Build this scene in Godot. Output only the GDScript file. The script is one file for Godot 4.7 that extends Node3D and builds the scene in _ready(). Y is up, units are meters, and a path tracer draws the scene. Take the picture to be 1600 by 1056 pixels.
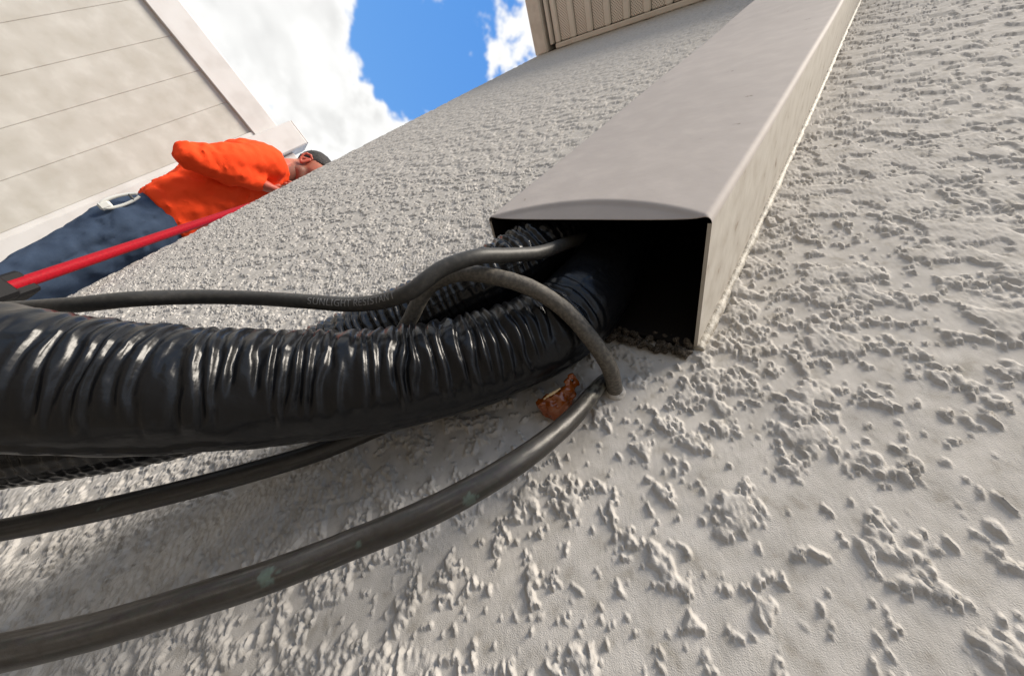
extends Node3D

const GROUND := -0.89
const CORNER_X := -1.16
const EAVE_Y := 1.69
const IMG_UP := Vector3(-0.234, 0.667, 0.707)
const CAM := Vector3(0, 0, 0.125)
var M := {}
var used := {}

# ------------------------------------------------------------------ helpers
func tag(o: Node, label := "", category := "", group := "", kind := "") -> Node:
	if label: o.set_meta("label", label)
	if category: o.set_meta("category", category)
	if group: o.set_meta("group", group)
	if kind: o.set_meta("kind", kind)
	return o

func base(called: String, at := Vector3.ZERO) -> Node3D:
	var o := Node3D.new()
	o.name = called
	o.position = at
	add_child(o, true)
	return o

func put(called: String, mesh: Mesh, mat: Material, parent: Node = self) -> MeshInstance3D:
	var o := MeshInstance3D.new()
	o.name = called
	o.mesh = mesh
	o.material_override = mat
	var key := [parent, called]
	if used.has(key): o.name = "%s_%03d" % [called, used[key]]
	used[key] = used.get(key, 0) + 1
	parent.add_child(o, true)
	return o

func make_mesh(v: PackedVector3Array, idx: PackedInt32Array, nrm := PackedVector3Array(), uv := PackedVector2Array(), col := PackedColorArray()) -> ArrayMesh:
	var a := []
	a.resize(Mesh.ARRAY_MAX)
	a[Mesh.ARRAY_VERTEX] = v
	a[Mesh.ARRAY_INDEX] = idx
	if nrm.is_empty(): nrm = smooth_normals(v, idx)
	a[Mesh.ARRAY_NORMAL] = nrm
	if uv.size(): a[Mesh.ARRAY_TEX_UV] = uv
	if col.size(): a[Mesh.ARRAY_COLOR] = col
	var m := ArrayMesh.new()
	m.add_surface_from_arrays(Mesh.PRIMITIVE_TRIANGLES, a)
	return m

func smooth_normals(v: PackedVector3Array, idx: PackedInt32Array) -> PackedVector3Array:
	var n := PackedVector3Array()
	n.resize(v.size())
	for t in range(0, idx.size(), 3):
		var a := idx[t]
		var b := idx[t + 1]
		var c := idx[t + 2]
		var f := (v[c] - v[a]).cross(v[b] - v[a])
		n[a] += f
		n[b] += f
		n[c] += f
	for i in n.size(): n[i] = n[i].normalized()
	return n

func noise(freq: float, oct := 1, sd := 1, type := FastNoiseLite.TYPE_SIMPLEX_SMOOTH) -> FastNoiseLite:
	var n := FastNoiseLite.new()
	n.noise_type = type
	n.frequency = freq
	n.seed = sd
	n.fractal_type = FastNoiseLite.FRACTAL_FBM if oct > 1 else FastNoiseLite.FRACTAL_NONE
	n.fractal_octaves = oct
	return n

func noise_tex(freq: float, oct: int, sd: int, cols: Array, offs: Array, size := 512) -> NoiseTexture2D:
	var t := NoiseTexture2D.new()
	t.width = size
	t.height = size
	t.seamless = true
	t.noise = noise(freq, oct, sd)
	var g := Gradient.new()
	g.offsets = PackedFloat32Array(offs)
	var c := PackedColorArray()
	for k in cols: c.append(k.linear_to_srgb())
	g.colors = c
	t.color_ramp = g
	return t

func bump_tex(freq: float, oct: int, sd: int, size := 512) -> NoiseTexture2D:
	var t := NoiseTexture2D.new()
	t.width = size
	t.height = size
	t.seamless = true
	t.noise = noise(freq, oct, sd)
	return t

func mat(lin: Color, rough := 0.8, spec := 0.5, metal := 0.0) -> StandardMaterial3D:
	var m := StandardMaterial3D.new()
	m.albedo_color = lin.linear_to_srgb()
	m.roughness = rough
	m.metallic_specular = spec
	m.metallic = metal
	return m

func tri(m: StandardMaterial3D, scale: float, albedo: Texture2D = null, height: Texture2D = null, cm := 0.1) -> StandardMaterial3D:
	m.uv1_triplanar = true
	m.uv1_world_triplanar = true
	m.uv1_scale = Vector3.ONE * scale
	if albedo:
		m.albedo_texture = albedo
		m.albedo_color = Color.WHITE
	if height:
		m.heightmap_enabled = true
		m.heightmap_texture = height
		m.heightmap_scale = cm
	return m

# bevelled box, centred at c
func bevel_box(size: Vector3, r := 0.003, c := Vector3.ZERO) -> ArrayMesh:
	var v := PackedVector3Array()
	var idx := PackedInt32Array()
	var h := size / 2
	r = minf(r, minf(h.x, minf(h.y, h.z)) * 0.9)
	for ax in 3:
		for s: float in [-1.0, 1.0]:
			var u := (ax + 1) % 3
			var w := (ax + 2) % 3
			var ring := []
			for q in [[-1, -1], [1, -1], [1, 1], [-1, 1]]:
				var p := Vector3()
				p[ax] = s * h[ax]
				p[u] = q[0] * (h[u] - r)
				p[w] = q[1] * (h[w] - r)
				ring.append(p + c)
			flat_poly(v, idx, ring, c)
	for ax in 3:
		var u := (ax + 1) % 3
		var w := (ax + 2) % 3
		for q in [[-1, -1], [1, -1], [1, 1], [-1, 1]]:
			var ring := []
			for e in [[-1, 0], [1, 0], [1, 1], [-1, 1]]:
				var p := Vector3()
				p[ax] = e[0] * (h[ax] - r)
				p[u] = q[0] * (h[u] - (0.0 if e[1] == 0 else r))
				p[w] = q[1] * (h[w] - (r if e[1] == 0 else 0.0))
				ring.append(p + c)
			flat_poly(v, idx, ring, c)
	for sx in [-1, 1]:
		for sy in [-1, 1]:
			for sz in [-1, 1]:
				flat_poly(v, idx, [c + Vector3(sx * h.x, sy * (h.y - r), sz * (h.z - r)), c + Vector3(sx * (h.x - r), sy * h.y, sz * (h.z - r)), c + Vector3(sx * (h.x - r), sy * (h.y - r), sz * h.z)], c)
	return make_mesh(v, idx)

func flat_poly(v: PackedVector3Array, idx: PackedInt32Array, ring: Array, inside: Vector3) -> void:
	var n: Vector3 = (ring[1] - ring[0]).cross(ring[2] - ring[0])
	var mid: Vector3 = (ring[0] + ring[1] + ring[2]) / 3.0
	if n.dot(mid - inside) > 0: ring.reverse()
	var b := v.size()
	for p in ring: v.append(p)
	for i in range(1, ring.size() - 1):
		idx.append_array(PackedInt32Array([b, b + i, b + i + 1]))

func merge(list: Array) -> ArrayMesh:
	var st := SurfaceTool.new()
	st.begin(Mesh.PRIMITIVE_TRIANGLES)
	for e in list:
		if e is Array: st.append_from(e[0], 0, e[1])
		else: st.append_from(e, 0, Transform3D())
	return st.commit()

# smooth path through points, resampled every ds
func path_of(pts: Array, ds: float) -> PackedVector3Array:
	var fine := PackedVector3Array()
	for i in pts.size() - 1:
		var p1: Vector3 = pts[i]
		var p2: Vector3 = pts[i + 1]
		var p0: Vector3 = pts[i - 1] if i > 0 else p1 * 2 - p2
		var p3: Vector3 = pts[i + 2] if i + 2 < pts.size() else p2 * 2 - p1
		for k in 40:
			fine.append(p1.cubic_interpolate_in_time(p2, p0, p3, k / 40.0, p1.distance_to(p2), -p0.distance_to(p1), p1.distance_to(p2) + p2.distance_to(p3)))
	fine.append(pts[-1])
	var out := PackedVector3Array([fine[0]])
	var carry := 0.0
	for i in fine.size() - 1:
		var L := fine[i].distance_to(fine[i + 1])
		var t := ds - carry
		while t <= L:
			out.append(fine[i].lerp(fine[i + 1], t / L))
			t += ds
		carry = L - (t - ds)
	return out

# a path that keeps only every few points outside the stretch from s0 to s1
func thin(path: PackedVector3Array, s0: float, s1: float, every: int) -> PackedVector3Array:
	var out := PackedVector3Array()
	var s := 0.0
	for i in path.size():
		if i: s += path[i].distance_to(path[i - 1])
		if (s > s0 and s < s1) or i % every == 0 or i == path.size() - 1: out.append(path[i])
	return out

# tube round a path; f(s, phi) is the radius; phi = 0 points towards ref
func tube(path: PackedVector3Array, seg: int, f: Callable, ref: Vector3, col = null, caps := true) -> ArrayMesh:
	var v := PackedVector3Array()
	var uv := PackedVector2Array()
	var cl := PackedColorArray()
	var idx := PackedInt32Array()
	var s := 0.0
	var n := path.size()
	for i in n:
		if i: s += path[i].distance_to(path[i - 1])
		var t := (path[mini(i + 1, n - 1)] - path[maxi(i - 1, 0)]).normalized()
		var u := (ref - t * ref.dot(t)).normalized()
		var w := t.cross(u)
		for j in seg + 1:
			var phi := TAU * j / seg
			var r: float = f.call(s, phi)
			v.append(path[i] + (u * cos(phi) + w * sin(phi)) * r)
			uv.append(Vector2(s * 10.0, float(j) / seg))
			if col != null: cl.append(col.call(s, phi, v[-1]))
	for i in n - 1:
		for j in seg:
			var a := i * (seg + 1) + j
			var b := a + seg + 1
			idx.append_array(PackedInt32Array([a, a + 1, b, a + 1, b + 1, b]))
	# normals: wrap the seam
	if caps:
		for e in [0, n - 1]:
			var c := v.size()
			v.append(path[e])
			uv.append(Vector2.ZERO)
			if col != null: cl.append(col.call(0.0 if e == 0 else s, 0.0, path[e]))
			for j in seg:
				var a: int = e * (seg + 1) + j
				idx.append_array(PackedInt32Array([c, a + 1, a] if e == 0 else [c, a, a + 1]))
	var nr := smooth_normals(v, idx)
	for i in n:
		var a := i * (seg + 1)
		var m := (nr[a] + nr[a + seg]).normalized()
		nr[a] = m
		nr[a + seg] = m
	return make_mesh(v, idx, nr, uv, cl)

# ------------------------------------------------------------------ bodies: a smooth union of tapered capsules, meshed by surface nets
func sdf_mesh(bones: Array, cell: float, k: float, trims := [], warp = null, color = null) -> Array:
	var lo := Vector3.INF
	var hi := -Vector3.INF
	for b in bones:
		var r: float = maxf(b[2], b[3]) + 3 * cell
		lo = lo.min(b[0].min(b[1]) - Vector3.ONE * r)
		hi = hi.max(b[0].max(b[1]) + Vector3.ONE * r)
	var nx := int((hi.x - lo.x) / cell) + 2
	var ny := int((hi.y - lo.y) / cell) + 2
	var nz := int((hi.z - lo.z) / cell) + 2
	var F := PackedFloat32Array()
	F.resize(nx * ny * nz)
	F.fill(1.0)
	for b in bones:
		var a: Vector3 = b[0]
		var d: Vector3 = b[1] - b[0]
		var dd := maxf(d.length_squared(), 1e-9)
		var ra: float = b[2]
		var rb: float = b[3]
		var r := maxf(ra, rb) + k + 2.5 * cell
		var l3 := (a.min(b[1]) - Vector3.ONE * r - lo) / cell
		var h3 := (a.max(b[1]) + Vector3.ONE * r - lo) / cell
		for z in range(maxi(0, int(l3.z)), mini(nz, int(h3.z) + 2)):
			for y in range(maxi(0, int(l3.y)), mini(ny, int(h3.y) + 2)):
				var row := (z * ny + y) * nx
				for x in range(maxi(0, int(l3.x)), mini(nx, int(h3.x) + 2)):
					var p := lo + Vector3(x, y, z) * cell - a
					var t := clampf(p.dot(d) / dd, 0, 1)
					var q := (p - d * t).length() - ra - (rb - ra) * t
					var f := F[row + x]
					var h := maxf(k - absf(f - q), 0.0) / k
					F[row + x] = minf(f, q) - h * h * k * 0.25
	if trims.size() or warp != null:
		for z in nz:
			for y in ny:
				for x in nx:
					var i := (z * ny + y) * nx + x
					var f := F[i]
					if f > 0.1: continue
					var p := lo + Vector3(x, y, z) * cell
					if warp != null and absf(f) < 0.04: f += warp.call(p)
					for t in trims: f = maxf(f, p.dot(t[0]) - t[1])
					F[i] = f
	var v := PackedVector3Array()
	var col := PackedColorArray()
	var idx := PackedInt32Array()
	var at := PackedInt32Array()
	at.resize(F.size())
	at.fill(-1)
	var off := [0, 1, nx, nx + 1, nx * ny, nx * ny + 1, nx * ny + nx, nx * ny + nx + 1]
	var eds := [[0, 1], [2, 3], [4, 5], [6, 7], [0, 2], [1, 3], [4, 6], [5, 7], [0, 4], [1, 5], [2, 6], [3, 7]]
	var cor := []
	for c in 8: cor.append(Vector3(c & 1, (c >> 1) & 1, c >> 2))
	for z in nz - 1:
		for y in ny - 1:
			var row := (z * ny + y) * nx
			for x in nx - 1:
				var i := row + x
				var f0 := F[i]
				if f0 > 0.2: continue
				var neg := 0
				for o in off:
					if F[i + o] < 0: neg += 1
				if neg == 0 or neg == 8: continue
				var sum := Vector3()
				var n := 0
				for e in eds:
					var a := F[i + off[e[0]]]
					var b := F[i + off[e[1]]]
					if (a < 0) != (b < 0):
						sum += cor[e[0]].lerp(cor[e[1]], a / (a - b))
						n += 1
				at[i] = v.size()
				var p := lo + (Vector3(x, y, z) + sum / n) * cell
				v.append(p)
				if color != null: col.append(color.call(p))
	var st := [1, nx, nx * ny]
	for z in range(1, nz - 1):
		for y in range(1, ny - 1):
			var row := (z * ny + y) * nx
			for x in range(1, nx - 1):
				var i := row + x
				if F[i] > 0.2: continue
				var s0 := F[i] < 0
				for ax in 3:
					if s0 == (F[i + st[ax]] < 0): continue
					var u: int = st[(ax + 1) % 3]
					var w: int = st[(ax + 2) % 3]
					var q := [at[i], at[i - u], at[i - u - w], at[i - w]]
					if q.min() < 0: continue
					if s0: idx.append_array(PackedInt32Array([q[0], q[2], q[1], q[0], q[3], q[2]]))
					else: idx.append_array(PackedInt32Array([q[0], q[1], q[2], q[0], q[2], q[3]]))
	return [v, idx, col]

func join_arrays(list: Array) -> ArrayMesh:
	var v := PackedVector3Array()
	var idx := PackedInt32Array()
	var col := PackedColorArray()
	for a in list:
		var b := v.size()
		v.append_array(a[0])
		for i in a[1]: idx.append(i + b)
		col.append_array(a[2])
	return make_mesh(v, idx, PackedVector3Array(), PackedVector2Array(), col)

# ------------------------------------------------------------------ scene
func _ready() -> void:
	var cam := Camera3D.new()
	cam.name = "camera"
	cam.transform = Transform3D(Basis(Vector3(0.76302, 0.57683, -0.29165), Vector3(-0.23399, 0.66711, 0.70725), Vector3(0.60253, -0.47141, 0.64399)).orthonormalized(), CAM)
	cam.fov = 89.6
	cam.near = 0.005
	cam.far = 400.0
	add_child(cam)
	cam.current = true
	build_sky()
	var sun := DirectionalLight3D.new()
	sun.name = "sun"
	sun.light_energy = 1.15
	sun.light_angular_distance = 22.0
	sun.light_color = Color(1.0, 0.96, 0.9)
	sun.shadow_enabled = true
	add_child(sun)
	sun.look_at_from_position(Vector3(0.38, 0.86, 0.29) * 10, Vector3.ZERO, Vector3.UP)
	materials()
	build_ground()
	build_wall()
	build_eave()
	build_fence()
	build_cover()
	build_lines()
	build_tool()
	build_person()

func build_sky() -> void:
	var W := 2048
	var H := 1024
	var big := noise(1.6, 4, 11)
	var mid := noise(5.0, 5, 5)
	var fine := noise(22.0, 4, 8)
	var shade := noise(3.2, 4, 21)
	# broad clouds [direction, reach in radians, weight]
	var lobes := [
		[Vector3(-0.945, 0.300, 0.135), 0.60, 1.0], [Vector3(-0.865, 0.500, -0.045), 0.13, 0.6], [Vector3(-0.715, 0.668, 0.041), 0.21, -1.25], [Vector3(-0.790, 0.610, 0.02), 0.10, -0.6],
		[Vector3(-0.545, 0.838, -0.02), 0.22, 0.02], [Vector3(-0.82, 0.5, 0.28), 0.16, 0.4]]
	var data := PackedFloat32Array()
	data.resize(W * H * 3)
	var zen := Color(0.044, 0.155, 0.420)
	var hor := Color(0.17, 0.33, 0.53)
	for y in H:
		var th := PI * (y + 0.5) / H
		var up := cos(th)
		if up < -0.02:
			for i in range(y * W * 3, W * H * 3, 3):
				data[i] = 0.16
				data[i + 1] = 0.15
				data[i + 2] = 0.13
			break
		var sr := sin(th)
		var air := hor.lerp(zen, pow(clampf(up, 0, 1), 0.55))
		for x in W:
			var ph := TAU * (x + 0.5) / W
			var d := Vector3(sin(ph) * sr, up, -cos(ph) * sr)
			var q := Vector3(d.x, d.y * 1.3, d.z)
			var c := big.get_noise_3dv(q) * 0.9 + 0.06
			for l in lobes:
				var a: float = acos(clampf(d.dot(l[0].normalized()), -1, 1)) / l[1]
				if a < 1.6: c += l[2] * (1.0 - smoothstep(0.3, 1.6, a))
			c = clampf(c, -0.62, 0.75)
			var m := mid.get_noise_3dv(q)
			if c > -0.6: c += m * 0.72 + fine.get_noise_3dv(q) * 0.46
			var k := smoothstep(-0.10, 0.30, c)
			var sh := shade.get_noise_3dv(q) * 0.5 + 0.5
			var body := smoothstep(0.2, 0.95, c)
			var b := 0.56 - 0.13 * body * smoothstep(0.3, 0.75, sh + m * 0.3)
			var white := Color(b, b * 1.0, b * 0.985)
			var o := air.lerp(white, k)
			var i := (y * W + x) * 3
			data[i] = o.r
			data[i + 1] = o.g
			data[i + 2] = o.b
	var im := Image.create_from_data(W, H, false, Image.FORMAT_RGBF, data.to_byte_array())
	var ps := PanoramaSkyMaterial.new()
	ps.panorama = ImageTexture.create_from_image(im)
	var sky := Sky.new()
	sky.sky_material = ps
	var e := Environment.new()
	e.background_mode = Environment.BG_SKY
	e.sky = sky
	e.tonemap_mode = Environment.TONE_MAPPER_LINEAR
	e.tonemap_exposure = 1.88
	e.sdfgi_enabled = true
	e.ssao_enabled = true
	e.ssil_enabled = true
	var we := WorldEnvironment.new()
	we.name = "world_environment"
	we.environment = e
	add_child(we)

func materials() -> void:
	var grain := bump_tex(0.05, 4, 3)
	var fine := bump_tex(0.12, 3, 4)
	M.stucco = tri(mat(Color(0.42, 0.39, 0.35), 0.9, 0.25), 9.0, noise_tex(0.010, 6, 31, [Color(0.33, 0.305, 0.27), Color(0.41, 0.386, 0.354), Color(0.45, 0.425, 0.392), Color(0.49, 0.463, 0.43)], [0.1, 0.3, 0.55, 0.85], 1024), bump_tex(0.28, 3, 3, 1024), 0.016)
	M.paint = tri(mat(Color(0.45, 0.40, 0.39), 0.72, 0.3), 5.0, noise_tex(0.008, 5, 17, [Color(0.20, 0.175, 0.15), Color(0.35, 0.317, 0.297), Color(0.365, 0.331, 0.311), Color(0.39, 0.353, 0.33)], [0.02, 0.07, 0.5, 0.85], 1024), grain, 0.006)
	M.side_paint = tri(mat(Color(0.48, 0.44, 0.37), 0.6, 0.35), 5.0, noise_tex(0.010, 5, 18, [Color(0.22, 0.18, 0.14), Color(0.37, 0.335, 0.29), Color(0.415, 0.385, 0.34), Color(0.45, 0.42, 0.375)], [0.03, 0.15, 0.45, 0.85], 1024), grain, 0.01)
	M.bead = tri(mat(Color(0.56, 0.51, 0.39), 0.6), 30.0, noise_tex(0.02, 4, 9, [Color(0.24, 0.21, 0.17), Color(0.41, 0.38, 0.325), Color(0.47, 0.44, 0.385)], [0.28, 0.55, 0.9]), grain, 0.03)
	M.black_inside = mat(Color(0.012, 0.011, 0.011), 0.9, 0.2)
	M.vinyl_black = tri(mat(Color(0.0052, 0.0056, 0.0068), 0.29, 0.38), 20.0, null, bump_tex(0.02, 3, 41), 0.015)
	M.vinyl_rib = tri(mat(Color(0.0055, 0.006, 0.007), 0.25, 0.42), 20.0, null, bump_tex(0.02, 3, 42), 0.015)
	M.cable = tri(mat(Color(0.05, 0.05, 0.045), 0.5, 0.4), 40.0, noise_tex(0.02, 5, 51, [Color(0.030, 0.029, 0.027), Color(0.040, 0.038, 0.035), Color(0.065, 0.06, 0.052)], [0.25, 0.6, 0.95]), fine, 0.004)
	M.cable_dusty = tri(mat(Color(0.10, 0.09, 0.075), 0.6, 0.35), 45.0, noise_tex(0.025, 5, 52, [Color(0.06, 0.054, 0.047), Color(0.10, 0.091, 0.078), Color(0.17, 0.15, 0.12)], [0.2, 0.55, 0.95]), fine, 0.006)
	M.ink = mat(Color(0.20, 0.195, 0.19), 0.7)
	M.copper = tri(mat(Color.WHITE, 0.42, 0.5), 40.0, noise_tex(0.02, 5, 61, [Color(0.8, 0.78, 0.76), Color(1, 1, 1), Color(1.0, 1.0, 1.0)], [0.2, 0.55, 0.9]), fine, 0.006)
	M.copper.vertex_color_use_as_albedo = true
	M.copper.metallic = 0.25
	M.foam = mat(Color(0.21, 0.048, 0.005), 0.13, 0.6)
	M.foam_pale = mat(Color(0.6, 0.42, 0.22), 0.3)
	M.crumb = tri(mat(Color(0.20, 0.17, 0.14), 0.95, 0.2), 60.0, noise_tex(0.03, 4, 71, [Color(0.012, 0.011, 0.010), Color(0.06, 0.05, 0.04), Color(0.2, 0.17, 0.14)], [0.2, 0.5, 0.9]), grain, 0.03)
	M.vinyl_white = tri(mat(Color(0.68, 0.655, 0.63), 0.42, 0.5), 1.7, noise_tex(0.006, 4, 81, [Color(0.55, 0.525, 0.50), Color(0.63, 0.61, 0.59), Color(0.66, 0.645, 0.63)], [0.15, 0.5, 0.9]))
	M.vinyl_board = tri(mat(Color(0.6, 0.56, 0.48), 0.5, 0.45), 1.3, noise_tex(0.006, 6, 85, [Color(0.44, 0.415, 0.365), Color(0.48, 0.457, 0.41), Color(0.50, 0.478, 0.432), Color(0.56, 0.54, 0.495)], [0.2, 0.42, 0.6, 0.85], 1024), bump_tex(0.02, 4, 86), 0.02)
	M.soffit = mat(Color(0.80, 0.76, 0.69), 0.5, 0.4)
	M.fascia = tri(mat(Color(0.50, 0.47, 0.42), 0.5, 0.4), 3.0, noise_tex(0.01, 4, 91, [Color(0.66, 0.62, 0.56), Color(0.73, 0.69, 0.63), Color(0.77, 0.73, 0.67)], [0.2, 0.5, 0.9]))
	M.dark_trim = mat(Color(0.12, 0.105, 0.09), 0.7)
	M.roof = tri(mat(Color(0.16, 0.14, 0.12), 0.95), 8.0, null, grain, 0.3)
	M.ground = tri(mat(Color(0.3, 0.28, 0.24), 0.95, 0.2), 2.0, noise_tex(0.02, 5, 95, [Color(0.10, 0.09, 0.075), Color(0.15, 0.135, 0.115), Color(0.20, 0.18, 0.155)], [0.2, 0.5, 0.85]), grain, 0.6)
	M.red = tri(mat(Color(0.36, 0.010, 0.018), 0.5, 0.2), 20.0, noise_tex(0.02, 4, 96, [Color(0.19, 0.005, 0.010), Color(0.29, 0.006, 0.014), Color(0.33, 0.008, 0.017)], [0.15, 0.5, 0.9]))
	M.black_plastic = tri(mat(Color(0.010, 0.010, 0.011), 0.6, 0.25), 30.0, null, grain, 0.02)
	M.shirt = tri(mat(Color(0.90, 0.072, 0.018), 0.85, 0.2), 60.0, null, bump_tex(0.1, 2, 97), 0.03)
	M.trousers = tri(mat(Color(0.045, 0.065, 0.105), 0.9, 0.2), 9.0, noise_tex(0.02, 5, 98, [Color(0.047, 0.069, 0.112), Color(0.050, 0.073, 0.117), Color(0.054, 0.077, 0.122)], [0.2, 0.5, 0.85]), bump_tex(0.15, 2, 99), 0.03)
	M.skin = mat(Color.WHITE, 0.5, 0.4)
	M.skin.vertex_color_use_as_albedo = true
	M.skin.subsurf_scatter_enabled = true
	M.skin.subsurf_scatter_strength = 0.15
	M.hair = tri(mat(Color(0.024, 0.020, 0.018), 0.6, 0.4), 40.0, null, bump_tex(0.06, 3, 100), 0.1)
	M.boot = mat(Color(0.03, 0.022, 0.016), 0.6)
	M.white_plastic = mat(Color(0.66, 0.66, 0.62), 0.4)
	M.grey_plastic = mat(Color(0.09, 0.095, 0.10), 0.5)

func build_ground() -> void:
	var p := PlaneMesh.new()
	p.size = Vector2(600, 600)
	tag(put("ground", p, M.ground), "", "", "", "structure").position = Vector3(0, GROUND, 0)

# ------------------------------------------------------------------ stucco wall
func spaced(lo: float, hi: float, d0: float, g_lo: Array, g_hi: Array) -> PackedFloat32Array:
	# cells that grow away from the spot the camera is nearest to; g = [growth, until, growth beyond]
	var a := PackedFloat32Array()
	var x := 0.0
	while x < -lo:
		a.append(-x)
		x += d0 + (g_lo[0] if x < g_lo[1] else g_lo[2]) * x
	a.append(lo)
	a.reverse()
	x = d0
	while x < hi:
		a.append(x)
		x += d0 + (g_hi[0] if x < g_hi[1] else g_hi[2]) * x
	a.append(hi)
	return a

func build_wall() -> void:
	var wall := base("stucco_wall", Vector3(CORNER_X, GROUND, 0))
	tag(wall, "pale beige house wall of rough stucco that the covered pipes run up", "wall")
	var xs := spaced(CORNER_X, 5.0, 0.00065, [0.0022, 0.35, 0.0045], [0.0027, 0.35, 0.012])
	var ys := spaced(GROUND, EAVE_Y, 0.00065, [0.0024, 0.22, 0.03], [0.0023, 0.35, 0.0045])
	var nx := xs.size()
	var ny := ys.size()
	var warp_a := noise(80.0, 4, 1)
	var warp_b := noise(80.0, 4, 2)
	var cover := noise(7.0, 2, 3)
	var plate := noise(18.0, 5, 4)
	plate.fractal_gain = 0.58
	var clump := noise(48.0, 4, 5)
	clump.fractal_gain = 0.60
	var grit := noise(560.0, 1, 6, FastNoiseLite.TYPE_CELLULAR)
	grit.cellular_return_type = FastNoiseLite.RETURN_DISTANCE
	grit.cellular_jitter = 1.0
	var sand := noise(700.0, 2, 8)
	var speck := noise(190.0, 2, 9)
	var wave := noise(30.0, 2, 7)
	var v := PackedVector3Array()
	v.resize(nx * ny)
	var off := Vector3(CORNER_X, GROUND, 0)
	for j in ny:
		var y := ys[j]
		for i in nx:
			var x := xs[i]
			var ax := x + warp_a.get_noise_2d(x, y) * 0.0042
			var ay := y + warp_b.get_noise_2d(x, y) * 0.0042
			var dx := x + 0.010
			var dy := y - 0.060
			var r := sqrt(dx * dx + dy * dy)
			var low := cover.get_noise_2d(x, y)
			# the trowel left less on the wall round the cover's foot and most to its lower left
			var rough := smoothstep(-0.02, 0.07, -0.075 - x - 0.55 * y) * smoothstep(1.0, 0.3, -x)
			var cov := -0.34 + 0.47 * smoothstep(0.05, 0.20, r) + low * 0.26 - 0.10 * rough
			var g := (-grit.get_noise_2d(x, y) - 0.5) * smoothstep(0.62, 0.16, r) if r < 0.62 else 0.0
			var a := plate.get_noise_2d(ax, ay * 1.5) + cov + 0.07 * g
			var m1 := smoothstep(0.0, 0.032, a)
			var near := exp(-pow((x + 0.021) / 0.006, 2)) if y > 0.1 and x > -0.029 else 0.0
			var cn := clump.get_noise_2d(ax, ay)
			var c := 0.13 * g + cn - 0.20 - 0.07 * smoothstep(0.16, 0.06, r) * (1.0 - rough) + low * 0.12 + 0.12 * rough + 0.22 * near - 0.13 * smoothstep(0.15, 0.5, r)
			var m3 := smoothstep(0.0, 0.05, c)
			var close := smoothstep(0.62, 0.18, r)
			var m4 := close * smoothstep(0.0, 0.10, speck.get_noise_2d(ax, ay) - 0.47 + 0.10 * rough + 0.10 * low + 0.05 * near)
			var up := maxf(maxf(m1, m3), m4)
			var flatness := m1 * (1.0 - rough) * smoothstep(0.02, 0.22, a)
			m1 *= 1.0 - 0.85 * smoothstep(-0.16, -0.24, cn + 0.08 * g)   # pits left in the plateaus
			var h := maxf(maxf(m1 * (0.00100 + 0.0006 * (1.0 - close)), m3 * 0.00105 * (0.9 + 0.3 * smoothstep(0.0, 0.35, c))), m4 * 0.0009)
			h += up * g * 0.0010 * (1.0 - 0.78 * flatness + 0.5 * rough)
			h += close * sand.get_noise_2d(x, y) * (0.00009 + 0.00012 * up)
			h += wave.get_noise_2d(x, y) * 0.00040
			if x < CORNER_X + 0.02: h -= 0.012 * pow((CORNER_X + 0.02 - x) / 0.02, 3.0)
			v[j * nx + i] = Vector3(x, y, h) - off
	var nr := PackedVector3Array()
	nr.resize(nx * ny)
	for j in ny:
		var ja := maxi(j - 1, 0) * nx
		var jb := mini(j + 1, ny - 1) * nx
		for i in nx:
			nr[j * nx + i] = (v[j * nx + mini(i + 1, nx - 1)] - v[j * nx + maxi(i - 1, 0)]).cross(v[jb + i] - v[ja + i]).normalized()
	var idx := PackedInt32Array()
	idx.resize((nx - 1) * (ny - 1) * 6)
	var k := 0
	for j in ny - 1:
		for i in nx - 1:
			var p := j * nx + i
			idx[k] = p
			idx[k + 1] = p + nx
			idx[k + 2] = p + 1
			idx[k + 3] = p + 1
			idx[k + 4] = p + nx
			idx[k + 5] = p + nx + 1
			k += 6
	put("stucco_face", make_mesh(v, idx, nr), M.stucco, wall)
	# the house behind the face, its gable wall and the rim that closes the face
	put("gable_wall", bevel_box(Vector3(6.155, EAVE_Y - GROUND + 0.2, 6.0), 0.006, Vector3(3.0825, (EAVE_Y - GROUND) / 2 + 0.1, -3.004)), M.stucco, wall)

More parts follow.
